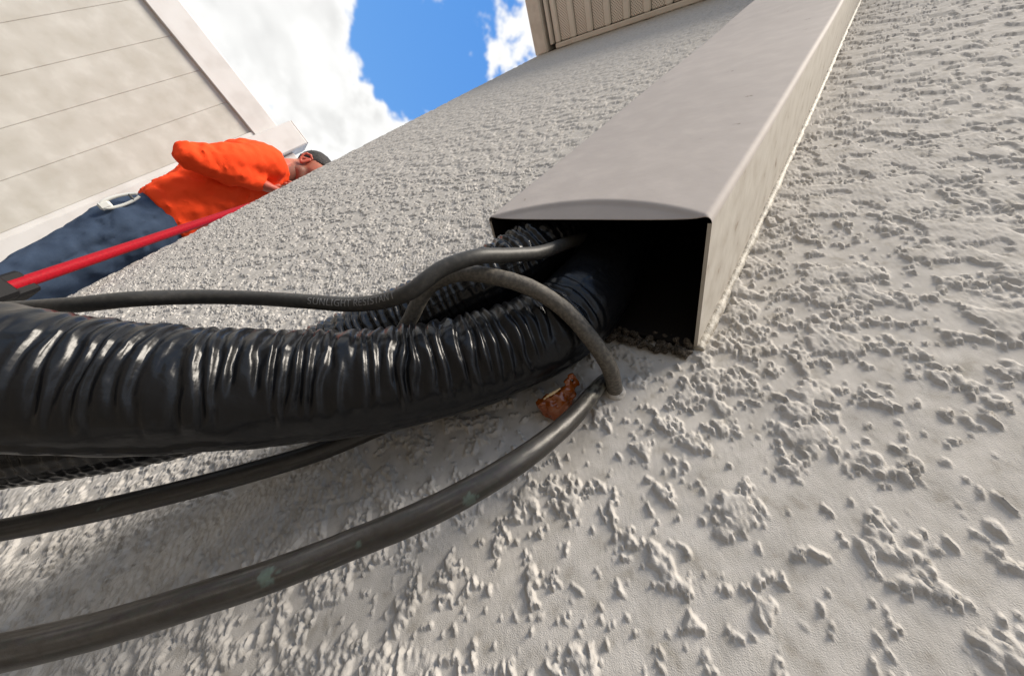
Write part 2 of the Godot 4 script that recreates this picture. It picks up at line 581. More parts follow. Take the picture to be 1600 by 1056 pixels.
# ------------------------------------------------------------------ eave
func build_eave() -> void:
	var eave := base("roof_eave", Vector3(CORNER_X, EAVE_Y, 0))
	tag(eave, "beige perforated vinyl eave with a closed fascia end, under the roof edge", "eave")
	# perforated strips: holes too small to build singly are a fine print of dots
	var im := Image.create(64, 64, false, Image.FORMAT_RGB8)
	im.fill(Color(0.80, 0.76, 0.69).linear_to_srgb())
	for gy in 8:
		for gx in 4:
			var cx := 16 * gx + (8 if gy % 2 else 0)
			for py in 4:
				for px in 7:
					im.set_pixel((cx + px + 60) % 64, gy * 8 + py, Color(0.27, 0.24, 0.205).linear_to_srgb())
	var holes := mat(Color.WHITE, 0.5, 0.4)
	holes.albedo_texture = ImageTexture.create_from_image(im)
	holes.uv1_triplanar = true
	holes.uv1_scale = Vector3.ONE * 26.0
	var strip := bevel_box(Vector3(0.050, 0.010, 0.20), 0.003)
	var rib := bevel_box(Vector3(0.026, 0.014, 0.20), 0.004)
	for n in 46:
		var x := 0.110 + n * 0.078
		var s := put("soffit_panel", strip, holes, eave)
		s.position = Vector3(x + 0.038, 0.010, 0.121)
		var r := put("panel_rib", rib, M.soffit, eave)
		r.position = Vector3(x + 0.0, 0.003, 0.121)
	put("wall_channel", bevel_box(Vector3(3.7, 0.016, 0.018), 0.003, Vector3(1.95, -0.004, 0.011)), M.fascia, eave)
	put("wall_channel", bevel_box(Vector3(0.016, 0.020, 0.22), 0.003, Vector3(0.084, -0.004, 0.131)), M.fascia, eave)
	put("end_gap", bevel_box(Vector3(0.012, 0.012, 0.22), 0.002, Vector3(0.069, 0.010, 0.127)), M.dark_trim, eave)
	put("fascia_end", bevel_box(Vector3(0.070, 0.19, 0.26), 0.006, Vector3(0.026, 0.075, 0.128)), M.fascia, eave)
	put("front_fascia", bevel_box(Vector3(6.0, 0.19, 0.03), 0.004, Vector3(3.062, 0.075, 0.242)), M.fascia, eave)
	put("roof_slab", bevel_box(Vector3(6.3, 0.05, 6.5), 0.01, Vector3(3.09, 0.20, -2.99)), M.roof, eave)

# ------------------------------------------------------------------ fence
func build_fence() -> void:
	var f := base("vinyl_fence", Vector3(-2.5, GROUND, 0.125))
	f.rotation.y = 1.288
	tag(f, "tall stained white vinyl fence of upright planks behind the man in orange", "fence")
	var H := 1.045 - GROUND
	put("post", bevel_box(Vector3(0.137, H, 0.127), 0.006, Vector3(0.0685, H / 2, -0.0635)), M.vinyl_white, f)
	put("post_cap", bevel_box(Vector3(0.131, 0.008, 0.121), 0.002, Vector3(0.0685, H + 0.004, -0.0635)), M.vinyl_white, f)
	put("top_rail", bevel_box(Vector3(2.5, 0.140, 0.045), 0.004, Vector3(-1.2515, 0.905 - GROUND, -0.060)), M.vinyl_white, f)
	put("bottom_rail", bevel_box(Vector3(2.5, 0.140, 0.045), 0.004, Vector3(-1.2515, 0.12, -0.060)), M.vinyl_white, f)
	put("channel_strip", bevel_box(Vector3(0.030, 1.52, 0.034), 0.003, Vector3(-0.0165, 0.965, -0.062)), M.vinyl_white, f)
	put("top_rail", bevel_box(Vector3(1.4, 0.140, 0.045), 0.004, Vector3(0.8385, 0.880 - GROUND, -0.060)), M.vinyl_white, f)
	put("bottom_rail", bevel_box(Vector3(1.4, 0.140, 0.045), 0.004, Vector3(0.8385, 0.12, -0.060)), M.vinyl_white, f)
	var plank := bevel_box(Vector3(0.1581, 1.59, 0.022), 0.0016)
	for n in 15:
		var b := put("plank", plank, M.vinyl_board, f)
		b.position = Vector3(-0.0335 - 0.0795 - n * 0.1585, 0.96, -0.066)
	for n in 8:
		var b := put("plank", plank, M.vinyl_board, f)
		b.position = Vector3(0.1385 + 0.0795 + n * 0.1585, 0.935, -0.066)
	put("post", bevel_box(Vector3(0.137, H, 0.127), 0.006, Vector3(-2.572, H / 2, -0.0635)), M.vinyl_white, f)

# ------------------------------------------------------------------ line-set cover
const XR := -0.0275
const XL := -0.1305
const ZF := 0.0585

func cover_point(side: int, s: float, y: float) -> Vector3:
	# side 0: front (s 0 left..1 right, with rounded corners), 1: right side (s 0 front..1 wall), 2: left side
	var R := 0.0028
	var wob := 0.0008 * sin(y * 9.0 + 0.6) + 0.0005 * sin(y * 23.0)
	var xr := XR + 0.0010 * sin(y * 7.0 - 0.8)
	var xl := XL - 0.0006 * sin(y * 6.0)
	if side == 1:
		return Vector3(lerpf(xr, xr + 0.0006, s), y, lerpf(ZF - R + wob, -0.001, s))
	if side == 2:
		return Vector3(lerpf(xl, xl - 0.0006, s), y, lerpf(ZF - R + wob, -0.001, s))
	var x := lerpf(xl, xr, s)
	var z := ZF + wob
	var e := minf(x - xl, xr - x)
	if e < R: z -= R - sqrt(maxf(R * R - (R - e) * (R - e), 0.0))
	z += 0.0007 * sin(PI * s)
	return Vector3(x, y, z)

func cover_foot(side: int, s: float) -> float:
	if side == 0: return lerpf(0.1180, 0.1225, s) + 0.0040 * sin(PI * s)
	if side == 1: return lerpf(0.1225, 0.1140, s)
	return lerpf(0.1180, 0.1120, s)

func cover_sheet(side: int, ss: Array, inset: float) -> ArrayMesh:
	var v := PackedVector3Array()
	var idx := PackedInt32Array()
	var rows := []
	var t := 0.0
	while t < EAVE_Y - 0.125:
		rows.append(t)
		t += 0.0006 + 0.02 * t
	rows.append(EAVE_Y - 0.126)
	var centre := Vector3((XL + XR) / 2, 0, 0.025)
	for r in rows:
		for s in ss:
			var y0 := cover_foot(side, s)
			var p := cover_point(side, s, y0 + r * (EAVE_Y - 0.004 - y0) / (EAVE_Y - 0.126))
			if side == 0:
				var arch: float = y0 + 0.0115 * pow(maxf(1.0 - pow(2.0 * s - 1.0, 2.0), 0.0), 0.75)
				var below := maxf(arch - p.y, 0.0)
				p.z -= below * 0.36 * smoothstep(0.0, 0.004, below)
			if inset > 0:
				if side == 0:
					p.z -= inset * minf(1.0, 0.15 + r * 60.0)
					p.x = clampf(p.x, XL + inset, XR - inset)
				elif side == 1: p.x -= inset
				else: p.x += inset
				p.y += 0.0002
			v.append(p)
	var n := ss.size()
	for j in rows.size() - 1:
		for i in n - 1:
			var a := j * n + i
			if side == 2 : idx.append_array(PackedInt32Array([a, a + 1, a + n, a + 1, a + n + 1, a + n]))
			else: idx.append_array(PackedInt32Array([a, a + n, a + 1, a + 1, a + n, a + n + 1]))
	# the cut edge at the foot, which shows the sheet's thickness
	if inset == 0.0:
		var b := v.size()
		for i in n:
			var p := v[i]
			v.append(p)
			v.append(p + (Vector3(0, 0, -0.0003) if side == 0 else Vector3(-0.0014 if side == 1 else 0.0014, 0, 0)))
		for i in n - 1:
			var a := b + i * 2
			idx.append_array(PackedInt32Array([a, a + 2, a + 1, a + 1, a + 2, a + 3]))
	return make_mesh(v, idx)

func build_cover() -> void:
	var c := base("pipe_cover")
	tag(c, "square painted metal cover running up the wall, open at its lower end", "pipe cover")
	var ss := []
	for e in [0.0, 0.002, 0.006, 0.012, 0.018, 0.024, 0.03]: ss.append(e)
	for i in range(1, 48): ss.append(0.03 + 0.94 * i / 48.0)
	for e in [0.97, 0.976, 0.982, 0.988, 0.994, 0.998, 1.0]: ss.append(e)
	var s2 := []
	for i in 13: s2.append(i / 12.0)
	put("front_panel", cover_sheet(0, ss, 0.0), M.paint, c)
	put("side_panel", cover_sheet(1, s2, 0.0), M.side_paint, c)
	put("side_panel", cover_sheet(2, s2, 0.0), M.side_paint, c)
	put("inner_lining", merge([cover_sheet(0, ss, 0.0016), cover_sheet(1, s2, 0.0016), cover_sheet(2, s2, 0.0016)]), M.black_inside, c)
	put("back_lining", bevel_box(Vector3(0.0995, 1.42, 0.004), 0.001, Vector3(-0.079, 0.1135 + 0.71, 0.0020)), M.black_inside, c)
	# sealant along both edges
	var wob := noise(60.0, 2, 77)
	for sd in [[XR + 0.0012, 0.114], [XL - 0.0012, 0.112]]:
		var pts := []
		for i in 60:
			var y: float = sd[1] + (EAVE_Y - 0.01 - sd[1]) * pow(i / 59.0, 1.8)
			pts.append(Vector3(sd[0] + 0.0010 * sin(y * 7.0 - 0.8) * signf(sd[0] + 0.08), y, 0.0008))
		put("sealant_bead", tube(path_of(pts, 0.0012), 10, func(s, phi): return 0.0024 + 0.0010 * wob.get_noise_2d(s * 0.6, 5.0) + 0.0003 * wob.get_noise_2d(s * 3.0, 3.0), Vector3(0, 0, 1)), M.bead, c)
	# crumbled dark mortar on the lower lip of the opening
	var rng := RandomNumberGenerator.new()
	rng.seed = 4
	var lumps := []
	var nz := noise(300.0, 3, 78)
	for i in 95:
		var p := Vector3(rng.randf_range(-0.072, -0.029), 0.1125 + rng.randf_range(-0.005, 0.006), 0.0012 + absf(rng.randfn(0, 0.0014)))
		lumps.append([p, p + Vector3(rng.randf_range(-0.001, 0.001), rng.randf_range(-0.001, 0.001), 0), rng.randf_range(0.0008, 0.0019), rng.randf_range(0.0007, 0.0016)])
	var a := sdf_mesh(lumps, 0.0006, 0.0008, [], func(p): return nz.get_noise_3dv(p) * 0.0006)
	var d := put("mortar_crumbs", make_mesh(a[0], a[1]), M.crumb)
	tag(d, "dark crumbled mortar along the lower lip of the cover opening", "mortar")

# ------------------------------------------------------------------ hoses, cables, tubes
func build_lines() -> void:
	var fold := noise(1.0, 3, 201)
	var crease := noise(1.0, 2, 202)
	# near hose
	var p1 := path_of([Vector3(-0.104, 0.40, 0.023), Vector3(-0.098, 0.27, 0.023), Vector3(-0.0865, 0.17, 0.0215), Vector3(-0.0775, 0.1142, 0.0208), Vector3(-0.0805, 0.0876, 0.0225), Vector3(-0.0924, 0.0623, 0.0263), Vector3(-0.1129, 0.0313, 0.0361), Vector3(-0.1344, 0.0022, 0.0521), Vector3(-0.1490, -0.0200, 0.0696), Vector3(-0.1607, -0.0351, 0.0836), Vector3(-0.1697, -0.0467, 0.0967), Vector3(-0.1831, -0.0593, 0.1101), Vector3(-0.215, -0.085, 0.135), Vector3(-0.27, -0.16, 0.17), Vector3(-0.33, -0.32, 0.19), Vector3(-0.38, -0.60, 0.21), Vector3(-0.41, -0.86, 0.24)], 0.00065)
	p1 = thin(p1, 0.26, 0.56, 10)
	var r1 := func(s: float, phi: float) -> float:
		var q := wrapf(phi, -PI, PI)
		var top := clampf(1.45 - absf(q + 0.45) / 1.30, 0.0, 1.0)
		var R := 0.0187 + 0.0021 * smoothstep(0.28, 0.45, s)
		var bend := smoothstep(0.293, 0.318, s) * (1.0 - 0.9 * smoothstep(0.478, 0.503, s))
		var w := s / 0.0050 + 0.9 * fold.get_noise_2d(s * 40.0, q * 0.22) + 0.26 * fold.get_noise_2d(s * 120.0, q * 0.8 + 9.0) + 0.10 * q
		var id := floorf(w)
		var fr := w - id
		var amp := (1.0 - 0.35 * smoothstep(0.44, 0.48, s)) * (0.5 + 0.8 * absf(fold.get_noise_2d(id * 3.7, 40.0)))
		var reach := smoothstep(0.0, 0.30, top - 0.85 * absf(fold.get_noise_2d(id * 5.1 + 11.0, 3.0)) - 0.05)
		# a pleat: a steep side, a rounded crest, a long slack side
		var g := smoothstep(0.0, 0.30, fr) * (1.0 - smoothstep(0.42, 1.0, fr))
		var d := (g - 0.45) * 0.0022 * amp * reach * bend
		d += crease.get_noise_2d(s * 300.0, q * 2.6) * 0.00014 * (0.15 + top * bend)
		d += crease.get_noise_2d(s * 45.0, q * 0.9 + 4.0) * 0.0007
		# overlapped tape edge and the pinched seam below
		d += 0.00040 * smoothstep(-0.02, 0.02, sin(q + 0.80 + 0.16 * fold.get_noise_2d(s * 70.0, 77.0))) * smoothstep(1.2, 0.7, absf(q + 0.3))
		d += 0.0012 * exp(-pow((wrapf(q + 2.45 + 0.12 * fold.get_noise_2d(s * 60.0, 55.0), -PI, PI)) / 0.05, 2))
		return R + d
	tag(put("insulated_hose", tube(p1, 130, r1, IMG_UP), M.vinyl_black), "thick black wrinkled insulated hose bending into the middle of the cover opening", "hose")
	# far hose
	var p2 := path_of([Vector3(-0.110, 0.40, 0.030), Vector3(-0.109, 0.26, 0.032), Vector3(-0.108, 0.17, 0.036), Vector3(-0.1100, 0.1200, 0.0385), Vector3(-0.1195, 0.0960, 0.0372), Vector3(-0.1347, 0.0770, 0.0349), Vector3(-0.1526, 0.0515, 0.0340), Vector3(-0.1672, 0.0239, 0.0352), Vector3(-0.1816, -0.0061, 0.0373), Vector3(-0.1930, -0.0300, 0.0420), Vector3(-0.2075, -0.0526, 0.0508), Vector3(-0.2331, -0.0842, 0.0656), Vector3(-0.2542, -0.1102, 0.0803), Vector3(-0.30, -0.19, 0.105), Vector3(-0.35, -0.34, 0.125), Vector3(-0.40, -0.60, 0.15), Vector3(-0.43, -0.86, 0.19)], 0.00065)
	p2 = thin(p2, 0.25, 0.60, 6)
	var r2 := func(s: float, phi: float) -> float:
		var q := wrapf(phi, -PI, PI)
		var w := s / 0.0042 + 0.5 * fold.get_noise_2d(s * 110.0, q * 0.8 + 21.0)
		var bend := smoothstep(0.24, 0.27, s)
		var d := (pow(0.5 + 0.5 * sin(TAU * w), 0.7) - 0.6) * 0.0017 * bend * clampf(1.3 - absf(q) / 2.0, 0.15, 1.0)
		d += crease.get_noise_2d(s * 400.0, q * 3.0 + 31.0) * 0.00012 + 0.00032 * sin(TAU * w * 0.5 + q * 13.0) * sin(TAU * w * 0.5 - q * 13.0)
		d -= 0.0007 * exp(-pow((q + 0.75) / 0.05, 2))
		return 0.0155 + 0.0020 * smoothstep(0.26, 0.36, s) + d
	tag(put("insulated_hose", tube(p2, 100, r2, IMG_UP), M.vinyl_rib), "finely ribbed black insulated hose behind the thick one, nearest the cover's left side", "hose")
	# cable with lettering
	var c1 := [Vector3(-0.0933, 0.32, 0.030), Vector3(-0.0933, 0.215, 0.028), Vector3(-0.0922, 0.1540, 0.0310), Vector3(-0.0900, 0.1236, 0.0435), Vector3(-0.0905, 0.1022, 0.0516), Vector3(-0.0930, 0.0859, 0.0606), Vector3(-0.0952, 0.0722, 0.0682), Vector3(-0.1002, 0.0605, 0.0704), Vector3(-0.1062, 0.0477, 0.0684), Vector3(-0.1171, 0.0419, 0.0665), Vector3(-0.1290, 0.0369, 0.0662), Vector3(-0.1500, 0.0270, 0.0708), Vector3(-0.1709, 0.0164, 0.0764), Vector3(-0.1861, 0.0013, 0.0857), Vector3(-0.1937, -0.0135, 0.0944), Vector3(-0.2032, -0.0242, 0.0986), Vector3(-0.2225, -0.0358, 0.1020), Vector3(-0.2595, -0.0579, 0.1080), Vector3(-0.34, -0.15, 0.12), Vector3(-0.39, -0.32, 0.13), Vector3(-0.45, -0.60, 0.14), Vector3(-0.47, -0.87, 0.17)]
	var q1 := path_of(c1, 0.0008)
	var rc := 0.0030
	var cab := put("power_cable", tube(q1, 28, func(s, phi): return rc + 0.00006 * crease.get_noise_2d(s * 300.0, phi), IMG_UP), M.cable)
	tag(cab, "dark grey round cable with faint printed lettering, uppermost line leaving the cover", "cable")
	lettering(cab, q1, rc, "SUNLIGHT RESISTANT", Vector3(-0.1290, 0.0369, 0.0662), 0.0026)
	# looped cable that ends at the wall
	var q2 := path_of([Vector3(-0.1500, 0.0300, 0.0210), Vector3(-0.1421, 0.0371, 0.0310), Vector3(-0.1267, 0.0499, 0.0472), Vector3(-0.1175, 0.0621, 0.0584), Vector3(-0.1051, 0.0706, 0.0607), Vector3(-0.0935, 0.0761, 0.0570), Vector3(-0.0796, 0.0806, 0.0504), Vector3(-0.0681, 0.0825, 0.0410), Vector3(-0.0578, 0.0811, 0.0304), Vector3(-0.0505, 0.0797, 0.0178), Vector3(-0.0493, 0.0798, 0.0013), Vector3(-0.0493, 0.0798, -0.004)], 0.0007)
	var loop := put("looped_cable", tube(q2, 28, func(s, phi): return 0.0033 + 0.00012 * crease.get_noise_2d(s * 250.0, phi), IMG_UP), M.cable_dusty)
	tag(loop, "dusty grey cable looping over the thick hose and ending at the wall", "cable")
	put("sealant_collar", tube(path_of([Vector3(-0.0493, 0.0798, -0.001), Vector3(-0.0492, 0.0798, 0.0008), Vector3(-0.0492, 0.0798, 0.0022)], 0.0004), 24, func(s, phi): return 0.0050 - 0.5 * s + 0.0007 * crease.get_noise_2d(s * 400.0, phi * 2.0), IMG_UP), M.stucco, loop)
	# bare tubes
	var spots := noise(1.0, 3, 303)
	var stains := [[Vector3(-0.0857, -0.0365, 0.0449), 0.0030], [Vector3(-0.0572, 0.0081, 0.0323), 0.0026], [Vector3(-0.1821, -0.0747, 0.0451), 0.0045], [Vector3(-0.1695, -0.0618, 0.0427), 0.0035], [Vector3(-0.0741, -0.0178, 0.0385), 0.0012], [Vector3(-0.1120, -0.0640, 0.0540), 0.0010]]
	var patina := func(s: float, phi: float, p: Vector3) -> Color:
		var c := Color(0.022, 0.020, 0.018).lerp(Color(0.040, 0.036, 0.032), 0.5 + spots.get_noise_2d(s * 25.0, phi))
		# long rubbed streaks and dust
		c = c.lerp(Color(0.080, 0.075, 0.068), 0.5 * smoothstep(0.08, 0.5, spots.get_noise_2d(s * 22.0 + 60.0, phi * 3.5)))
		c = c.lerp(Color(0.21, 0.20, 0.165), 0.8 * smoothstep(0.058, 0.074, p.y) * smoothstep(0.03, 0.015, p.z) * smoothstep(-0.30, 0.25, spots.get_noise_2d(s * 160.0, phi * 1.3 + 5.0)))
		for e in stains:
			var k: float = 1.0 - p.distance_to(e[0]) / e[1] + 0.9 * spots.get_noise_3dv(p * 420.0)
			c = c.lerp(Color(0.070, 0.098, 0.086), 0.75 * smoothstep(0.15, 0.45, k))
		return c
	var q3 := path_of([Vector3(-0.0564, 0.0907, -0.0040), Vector3(-0.0554, 0.0790, 0.0030), Vector3(-0.0529, 0.0477, 0.0169), Vector3(-0.0570, 0.0195, 0.0280), Vector3(-0.0663, -0.0011, 0.0325), Vector3(-0.0787, -0.0196, 0.0352), Vector3(-0.0884, -0.0358, 0.0402), Vector3(-0.0991, -0.0511, 0.0452), Vector3(-0.1121, -0.0678, 0.0498), Vector3(-0.1243, -0.0821, 0.0554), Vector3(-0.1373, -0.0954, 0.0610), Vector3(-0.19, -0.15, 0.085), Vector3(-0.26, -0.28, 0.12), Vector3(-0.32, -0.55, 0.16), Vector3(-0.35, -0.87, 0.21)], 0.0006)
	var t3 := put("copper_tube", tube(q3, 48, func(s, phi): return lerpf(0.0033, 0.0041, smoothstep(0.0, 0.11, s)) + 0.00008 * crease.get_noise_2d(s * 120.0, phi), IMG_UP, patina), M.copper)
	tag(t3, "weathered bare copper tube, the lowest line, curving down from the wall below the opening", "tube")
	var q4 := path_of([Vector3(-0.0850, 0.16, 0.0075), Vector3(-0.0900, 0.1130, 0.0070), Vector3(-0.1040, 0.0780, 0.0058), Vector3(-0.1196, 0.0410, 0.0070), Vector3(-0.1342, 0.0082, 0.0128), Vector3(-0.1433, -0.0134, 0.0194), Vector3(-0.1541, -0.0316, 0.0256), Vector3(-0.1667, -0.0500, 0.0317), Vector3(-0.1898, -0.0767, 0.0384), Vector3(-0.2136, -0.1020, 0.0452), Vector3(-0.2371, -0.1252, 0.0533), Vector3(-0.29, -0.20, 0.075), Vector3(-0.34, -0.33, 0.095), Vector3(-0.39, -0.60, 0.11), Vector3(-0.41, -0.87, 0.14)], 0.0006)
	var t4 := put("copper_tube", tube(q4, 40, func(s, phi): return 0.0042, IMG_UP, patina), M.copper)
	tag(t4, "dark bare copper tube with green patina flecks coming from under the thick hose", "tube")
	# amber foam
	var fz := noise(240.0, 3, 401)
	var fb := []
	for e in [[-0.0695, 0.0560, 0.0085, 0.0036], [-0.0675, 0.0590, 0.0095, 0.0034], [-0.0650, 0.0620, 0.0100, 0.0030], [-0.0650, 0.0565, 0.0080, 0.0036], [-0.0620, 0.0605, 0.0085, 0.0030], [-0.0632, 0.0650, 0.0110, 0.0024], [-0.0615, 0.0665, 0.0115, 0.0021], [-0.0635, 0.0685, 0.0128, 0.0018], [-0.0625, 0.0715, 0.0135, 0.0014]]:
		var p := Vector3(e[0] - 0.0012, e[1] + 0.0012, e[2])
		fb.append([p - Vector3(0.0006, 0, 0.001), p + Vector3(0.0002, 0.0006, -0.006), e[3] * 0.68, e[3] * 0.8])
	var fa := sdf_mesh(fb, 0.0006, 0.002, [], func(p): return fz.get_noise_3dv(p) * 0.0012)
	var foam := put("sealing_foam", make_mesh(fa[0], fa[1]), M.foam)
	tag(foam, "glossy amber blob of sealing foam between the thick hose and the copper tube", "foam")
	put("torn_skin", tube(path_of([Vector3(-0.0698, 0.0578, 0.0110), Vector3(-0.0684, 0.0600, 0.0118), Vector3(-0.0667, 0.0624, 0.0122), Vector3(-0.0652, 0.0650, 0.0126)], 0.0004), 10, func(s, phi): return 0.0007 - 0.0005 * absf(s / 0.009 - 0.5) * 2.0 * 0.9 + 0.0001 * sin(s * 4000.0), IMG_UP), M.foam_pale, foam)

func lettering(cab: Node, path: PackedVector3Array, r: float, text: String, middle: Vector3, size: float) -> void:
	var tm := TextMesh.new()
	var ft := SystemFont.new()
	ft.font_names = PackedStringArray(["Droid Sans"])
	tm.font = ft
	tm.text = text
	tm.font_size = 32
	tm.pixel_size = 0.01
	tm.depth = 0.0
	tm.curve_step = 2.0
	var arr := tm.get_mesh_arrays()
	var src: PackedVector3Array = arr[Mesh.ARRAY_VERTEX]
	var lo := Vector3.INF
	var hi := -Vector3.INF
	for p in src:
		lo = lo.min(p)
		hi = hi.max(p)
	var k := size / (hi.y - lo.y)
	var mid := 0
	for i in path.size():
		if path[i].distance_squared_to(middle) < path[mid].distance_squared_to(middle): mid = i
	var ds := path[0].distance_to(path[1])
	var v := PackedVector3Array()
	var raw: PackedInt32Array = arr[Mesh.ARRAY_INDEX] if arr[Mesh.ARRAY_INDEX] != null else PackedInt32Array(range(src.size()))
	var flat := PackedVector3Array()
	for i in raw: flat.append(src[i])
	for pass_no in 3:   # small triangles, so that the letters follow the cable's curve
		var finer := PackedVector3Array()
		for i in range(0, flat.size(), 3):
			var ab := (flat[i] + flat[i + 1]) / 2
			var bc := (flat[i + 1] + flat[i + 2]) / 2
			var ca := (flat[i + 2] + flat[i]) / 2
			finer.append_array(PackedVector3Array([flat[i], ab, ca, ab, flat[i + 1], bc, ca, bc, flat[i + 2], ab, bc, ca]))
		flat = finer
	for p in flat:
		var s := -(p.x - (lo.x + hi.x) / 2) * k * 1.25 / ds + mid
		var i := clampi(int(s), 1, path.size() - 3)
		var c := path[i].lerp(path[i + 1], s - i)
		var t := (path[i + 1] - path[i - 1]).normalized()
		var u := (IMG_UP - t * IMG_UP.dot(t)).normalized()
		var n := u.cross(t)
		if n.dot(CAM - c) < 0: n = -n
		var a := (p.y - (lo.y + hi.y) / 2) * k / r + 0.10
		v.append(c + (n * cos(a) + u * sin(a)) * (r + 0.00012))
	var idx := PackedInt32Array(range(v.size()))
	put("printed_lettering", make_mesh(v, idx), M.ink, cab)

# ------------------------------------------------------------------ red-handled tool
func build_tool() -> void:
	var t := base("red_handled_tool", Vector3(-1.02, GROUND, 0.07))
	tag(t, "long red handle rising from a squared black plastic head at the frame's left", "tool")
	var o := t.position
	var a := Vector3(-1.0028, -0.1570, 0.0640)
	var b := Vector3(-1.4593, 0.3400, -0.0421)
	var d := (b - a).normalized()
	put("handle", tube(path_of([a - d * 0.06 - o, a.lerp(b, 0.5) - o, b + d * 0.06 - o], 0.02), 24, func(s, phi): return 0.0098, Vector3.UP), M.red, t)
	var up := Vector3(0, 1, 0)
	var bs := Basis.looking_at(d, up)
	put("head", merge([[bevel_box(Vector3(0.046, 0.085, 0.075), 0.005), Transform3D(bs, a - d * 0.062 - o)], [bevel_box(Vector3(0.040, 0.045, 0.075), 0.004), Transform3D(bs, a - d * 0.012 - bs.y * 0.016 - o)]]), M.black_plastic, t)
	put("leg", tube(path_of([a - d * 0.075 - o, Vector3(-1.02, -0.5, 0.075) - o, Vector3(-1.02, GROUND + 0.005, 0.075) - o], 0.02), 18, func(s, phi): return 0.011, Vector3.RIGHT), M.black_plastic, t)

# ------------------------------------------------------------------ the man
func build_person() -> void:
	var person := base("person", Vector3(-2.0, GROUND, 0.0))
	tag(person, "man in an orange long-sleeved shirt and blue trousers with his right arm bent", "person")
	var o := person.position
	var cr := noise(14.0, 3, 501)
	var cr2 := noise(34.0, 2, 502)
	# joints in world metres; he faces -z, his head turned a little to his right
	var pel := Vector3(-2.0, 0.10, -0.005)
	var bel := Vector3(-2.0, 0.25, -0.015)
	var che := Vector3(-2.0, 0.46, 0.005)
	var nek := Vector3(-2.0, 0.640, -0.012)
	var hed := Vector3(-1.985, 0.772, -0.102)
	var turn := Transform3D(Basis(Vector3.UP, -0.85) * Basis(Vector3.RIGHT, -0.18), hed)
	var back := turn.affine_inverse()
	var skin_bones := []
	var shirt_bones := []
	var sleeves := []
	var pant_bones := []
	var hands := []
	for s: float in [-1.0, 1.0]:
		var x := -2.0
		var sho := Vector3(x + s * 0.180, 0.572, 0.024)
		var elb := Vector3(x + s * 0.235, 0.345, 0.132 if s > 0 else 0.05)
		var wri := Vector3(x + s * 0.205, 0.485, -0.022 if s > 0 else -0.12)
		var hip := Vector3(x + s * 0.095, 0.06, -0.005)
		var kne := Vector3(x + s * 0.115, -0.40, -0.015)
		var ank := Vector3(x + s * 0.120, -0.80, 0.030)
		skin_bones += [[sho, elb, 0.036, 0.032], [elb, wri, 0.032, 0.026], [hip, kne, 0.070, 0.048], [kne, ank, 0.050, 0.034], [che + Vector3(s * 0.08, 0, 0), pel + Vector3(s * 0.06, 0.02, 0), 0.090, 0.085], [nek - Vector3(0, 0.07, 0), sho, 0.036, 0.034]]
		sleeves.append([[sho - Vector3(s * 0.02, -0.005, 0), sho.lerp(elb, 0.5), 0.071, 0.060], [sho.lerp(elb, 0.5), elb, 0.060, 0.044], [elb, elb.lerp(wri, 0.55), 0.046, 0.045], [elb.lerp(wri, 0.55), elb.lerp(wri, 0.97), 0.045, 0.034]])
		shirt_bones += [[Vector3(x + s * 0.085, 0.47, 0.008), Vector3(x + s * 0.075, 0.15, -0.004), 0.118, 0.110], [Vector3(x + s * 0.03, 0.595, 0.01), sho - Vector3(s * 0.03, 0, 0), 0.080, 0.070], [Vector3(x + s * 0.06, 0.53, 0.03), Vector3(x + s * 0.06, 0.40, 0.02), 0.112, 0.115]]
		pant_bones += [[Vector3(x + s * 0.075, 0.20, -0.002), hip, 0.098, 0.106], [hip + Vector3(0, -0.01, 0.006), kne, 0.104, 0.076], [kne, ank, 0.076, 0.068]]
		# hand: palm and five bent fingers
		var f := Vector3(0, 0.62, -0.785)
		var side := Vector3(1, 0, 0)
		var palm := f.cross(side).normalized()
		var pc := wri + f * 0.055
		var hb := [[wri, wri + f * 0.03, 0.024, 0.022]]
		for n in 4:
			var sx := (n - 1.5) * 0.019
			var k0: Vector3 = wri + f * 0.085 + side * sx
			var len: float = [0.036, 0.043, 0.041, 0.032][n]
			var d1 := (f * 0.75 - palm * 0.66).normalized()
			var d2 := (f * 0.1 - palm * 0.99).normalized()
			hb += [[wri + f * 0.02 + side * sx * 0.6, k0, 0.016, 0.0115], [k0, k0 + d1 * len, 0.0098, 0.0088], [k0 + d1 * len, k0 + d1 * len + d2 * len * 0.7, 0.0088, 0.0080], [k0 + d1 * len + d2 * len * 0.7, k0 + d1 * len + d2 * len * 0.7 - f * 0.018, 0.0080, 0.0070]]
		var tb := wri + f * 0.03 - side * s * 0.022
		var t1 := tb + (f * 0.7 - side * s * 0.55 - palm * 0.35).normalized() * 0.038
		hb += [[tb, t1, 0.014, 0.0105], [t1, t1 + (f * 0.8 - palm * 0.6).normalized() * 0.028, 0.0100, 0.0085]]
		hands.append(hb)
		# boots
		var shoe := [[ank + Vector3(0, -0.02, 0.0), ank + Vector3(0, -0.045, -0.02), 0.050, 0.044], [ank + Vector3(0, -0.05, 0.025), ank + Vector3(s * 0.02, -0.055, -0.14), 0.040, 0.036], [ank + Vector3(s * 0.02, -0.055, -0.14), ank + Vector3(s * 0.025, -0.060, -0.185), 0.038, 0.030]]
		var sm := sdf_mesh(shoe, 0.012, 0.03, [[Vector3(0, -1, 0), 0.886]])
		for i in sm[0].size(): sm[0][i] -= o
		put("boot", make_mesh(sm[0], sm[1]), M.boot, person)
	skin_bones += [[pel, bel, 0.10, 0.095], [bel, che, 0.095, 0.105], [che, nek - Vector3(0, 0.06, 0), 0.10, 0.062], [nek - Vector3(0, 0.08, 0), nek.lerp(hed, 0.7), 0.056, 0.052]]
